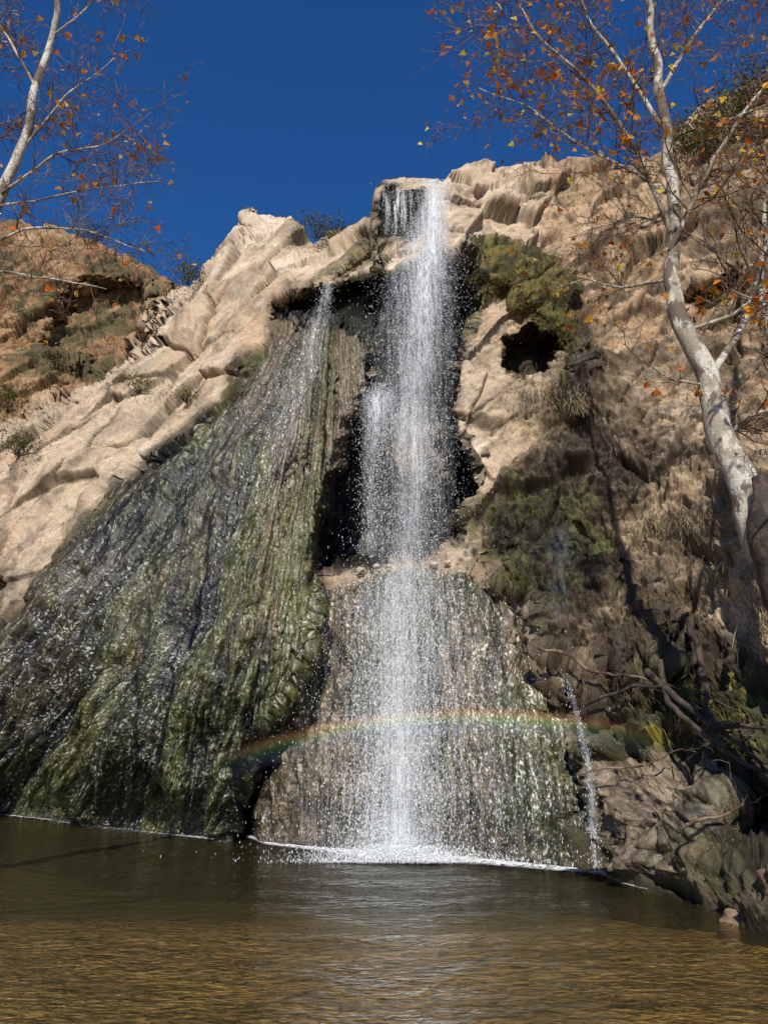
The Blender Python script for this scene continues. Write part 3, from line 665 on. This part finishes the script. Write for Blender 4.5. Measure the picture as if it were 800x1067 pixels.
shrub(145, 405, .5, 350, None, pal=SG); shrub(195, 415, .35, 220, None, pal=SG); shrub(60, 380, .5, 350, None); shrub(25, 330, .5, 300, None, pal=SG)
for u, v, r0 in ((715, 150, .9), (745, 128, 1.1), (775, 112, 1.2), (800, 100, 1.2), (840, 80, 1.4), (735, 160, .8), (770, 140, .9)): shrub(u, v, r0, 900, None, ls=.07)
shrub(100, 250, .6, 350, 24.); shrub(20, 470, .6, 500, None)

def grass(name, spots, pal, n, ln, wid=.006, out=.5):
    vs = []; fs = []; cs = []; k = 0
    for (u0, v0, su, sv) in spots:
        for _ in range(n):
            cu = u0+R.randn()*su; cv = v0+R.randn()*sv; p = rock_pt(cu, cv, -.03)
            L_ = ln*R.uniform(.4, 1.3); d = np.array([R.randn()*.45, -out-R.rand()*.5, R.uniform(-.1, .8)]); d /= np.linalg.norm(d)
            side = np.array([1, R.randn()*.4, 0])*wid; c = np.array(pal[R.randint(len(pal))])*R.uniform(.6, 1.3)
            for s_ in range(5):
                t = s_/4.; w = side*(1-t*.85); q = p+d*L_*t*.8+np.array([0, 0, -1.])*L_*.85*t*t
                vs.append(q-w); vs.append(q+w); cs += [(*c, 1)]*2
                if s_ < 4: b = k+s_*2; fs.append((b, b+1, b+3, b+2))
            k += 10
    return mk(name, vs, fs, shrubm, cols=cs)
DRY = [(.36, .29, .17), (.26, .20, .11), (.42, .35, .23), (.16, .12, .07)]
GG = [(.12, .115, .03), (.18, .15, .045), (.07, .065, .022)]
grass('dry_grass', [(690, 548, 20, 9), (720, 540, 12, 7), (785, 650, 8, 14), (775, 600, 10, 12), (740, 600, 14, 12), (555, 405, 14, 8), (600, 420, 8, 6), (372, 505, 4, 10)], DRY, 170, .42)
grass('grass', [(590, 340, 8, 16), (700, 720, 30, 12), (670, 640, 40, 20), (560, 540, 30, 14), (530, 600, 12, 8), (590, 360, 8, 20), (740, 740, 20, 10), (150, 410, 18, 8), (15, 450, 20, 6)], GG, 200, .20)
grass('hanging_moss', [(290, 318, 6, 3), (315, 310, 10, 3), (345, 300, 10, 3), (375, 290, 9, 3), (398, 284, 5, 3), (485, 292, 8, 4), (510, 300, 10, 4), (540, 318, 10, 4), (570, 335, 8, 5), (595, 350, 6, 12), (400, 240, 8, 3), (520, 280, 25, 12), (560, 290, 18, 14)], [(.05, .045, .016), (.09, .075, .024), (.025, .022, .01), (.12, .10, .03)], 130, .16, .008, .3)
for bi, (pp, rr_) in enumerate([([(560, 682), (600, 690), (640, 702), (690, 712)], .026), ([(610, 735), (650, 720), (700, 718), (770, 745)], .03), ([(600, 810), (650, 800), (700, 790), (780, 772)], .016), ([(690, 690), (700, 740), (760, 790), (830, 830)], .045), ([(715, 640), (725, 700), (745, 760), (800, 800)], .05), ([(680, 700), (740, 755), (800, 765)], .05), ([(720, 860), (760, 850), (810, 830)], .02)]):
    e = empty('dead_branch_and_shadow'); tb = Tubes(); tp = []  # thick dark ones added along the tree shadow to darken it; others dead wood
    pts_ = [rock_pt(u, v, .15+.15*R.rand()) for u, v in pp]
    limb(tb, pts_, np.linspace(rr_, rr_*.4, len(pts_)), tp, 7, .5, 1, up=0.0, wob=.12); tb.build('wood', twig_bark if bi in (0, 2, 6) else dark_bark, e)

def stone(name, c, r0, mat_cols, seed, sq=(1, 1, .7)):
    n1_, n2_ = 30, 40; th = np.linspace(0, np.pi, n1_); p_ = np.linspace(0, 2*np.pi, n2_, endpoint=False)
    x = np.sin(th)[:, None]*np.cos(p_)[None]; y = np.sin(th)[:, None]*np.sin(p_)[None]; z = np.cos(th)[:, None]+0*p_[None]
    vc = voro(x+seed, y, z, 1.9); rr = 1+.34*fbm(x, y, z, .9, 4, off=seed*3.1)+.34*(vc[2]-.5)*sst(0, .3, vc[1]-vc[0])
    v = np.stack([x*rr*sq[0]*r0, y*rr*sq[1]*r0, z*rr*sq[2]*r0], -1).reshape(-1, 3)+c
    i = np.arange(n1_*n2_).reshape(n1_, n2_); j = np.roll(i, -1, 1)
    cc = np.zeros((len(v), 4)); cc[:, :3] = mat_cols; cc[:, 3] = .1
    return mk(name, v, np.stack([i[:-1], i[1:], j[1:], j[:-1]], -1).reshape(-1, 4), rockmat, smooth=True, cols=cc, uvs=np.concatenate([v[:, :2], v[:, :1]*0], 1))
for k, (x, y, z, r0) in enumerate([(3.55, 7.3, .0, .26), (3.95, 7.0, .12, .34), (3.3, 7.9, -.05, .22), (3.75, 7.75, .25, .3), (4.2, 7.6, .4, .45), (3.45, 6.75, -.05, .16), (3.9, 6.4, .05, .26), (3.7, 7.5, .5, .18), (3.95, 7.35, .55, .2), (3.55, 7.0, .15, .13), (3.6, 6.5, .0, .12)]):
    stone('boulder', np.array([x, y, z]), r0, np.array((.18, .125, .08))*(.6+.9*R.rand()), k+1)
for k, (u, v, r0) in enumerate([(376, 594, .09), (392, 590, .07), (405, 590, .05), (452, 588, .07), (466, 586, .05)]):
    stone('stone', rock_pt(u, v, .08), r0, (.5, .42, .33), k+20)

# ------------------------------------------------------------------ light, sky, camera
w = bpy.data.worlds.new('World'); scn.world = w; w.use_nodes = True; nt = w.node_tree; nt.nodes.clear()
sky = nt.nodes.new('ShaderNodeTexSky'); sky.sky_type = 'NISHITA'; sky.sun_disc = False
sky.sun_elevation = el; sky.sun_rotation = radians(180+6); sky.altitude = 1200; sky.air_density = 1.0; sky.dust_density = 0.1; sky.ozone_density = 5.
hs = nt.nodes.new('ShaderNodeHueSaturation'); hs.inputs['Saturation'].default_value = 1.24; hs.inputs['Hue'].default_value = .508
bg = nt.nodes.new('ShaderNodeBackground'); bg.inputs[1].default_value = .12; ow = nt.nodes.new('ShaderNodeOutputWorld')
nt.links.new(sky.outputs[0], hs.inputs['Color']); nt.links.new(hs.outputs[0], bg.inputs[0]); nt.links.new(bg.outputs[0], ow.inputs[0])
sl = bpy.data.lights.new('sun', 'SUN'); sl.energy = 5.0; sl.angle = radians(.5); sl.color = (1, .95, .86)
so = bpy.data.objects.new('sun', sl); col_root.objects.link(so)
from mathutils import Vector
so.rotation_euler = Vector(tuple(A)).to_track_quat('-Z', 'Y').to_euler(); so.location = (-3, -30, 30)
cam = bpy.data.cameras.new('camera'); cam.sensor_fit = 'VERTICAL'; cam.sensor_height = 24; cam.lens = 24*F/1067; cam.clip_end = 2000; cam.clip_start = .05
co = bpy.data.objects.new('camera', cam); col_root.objects.link(co); co.location = (0, 0, EYE); co.rotation_euler = (radians(90)+TH, 0, 0)
scn.camera = co
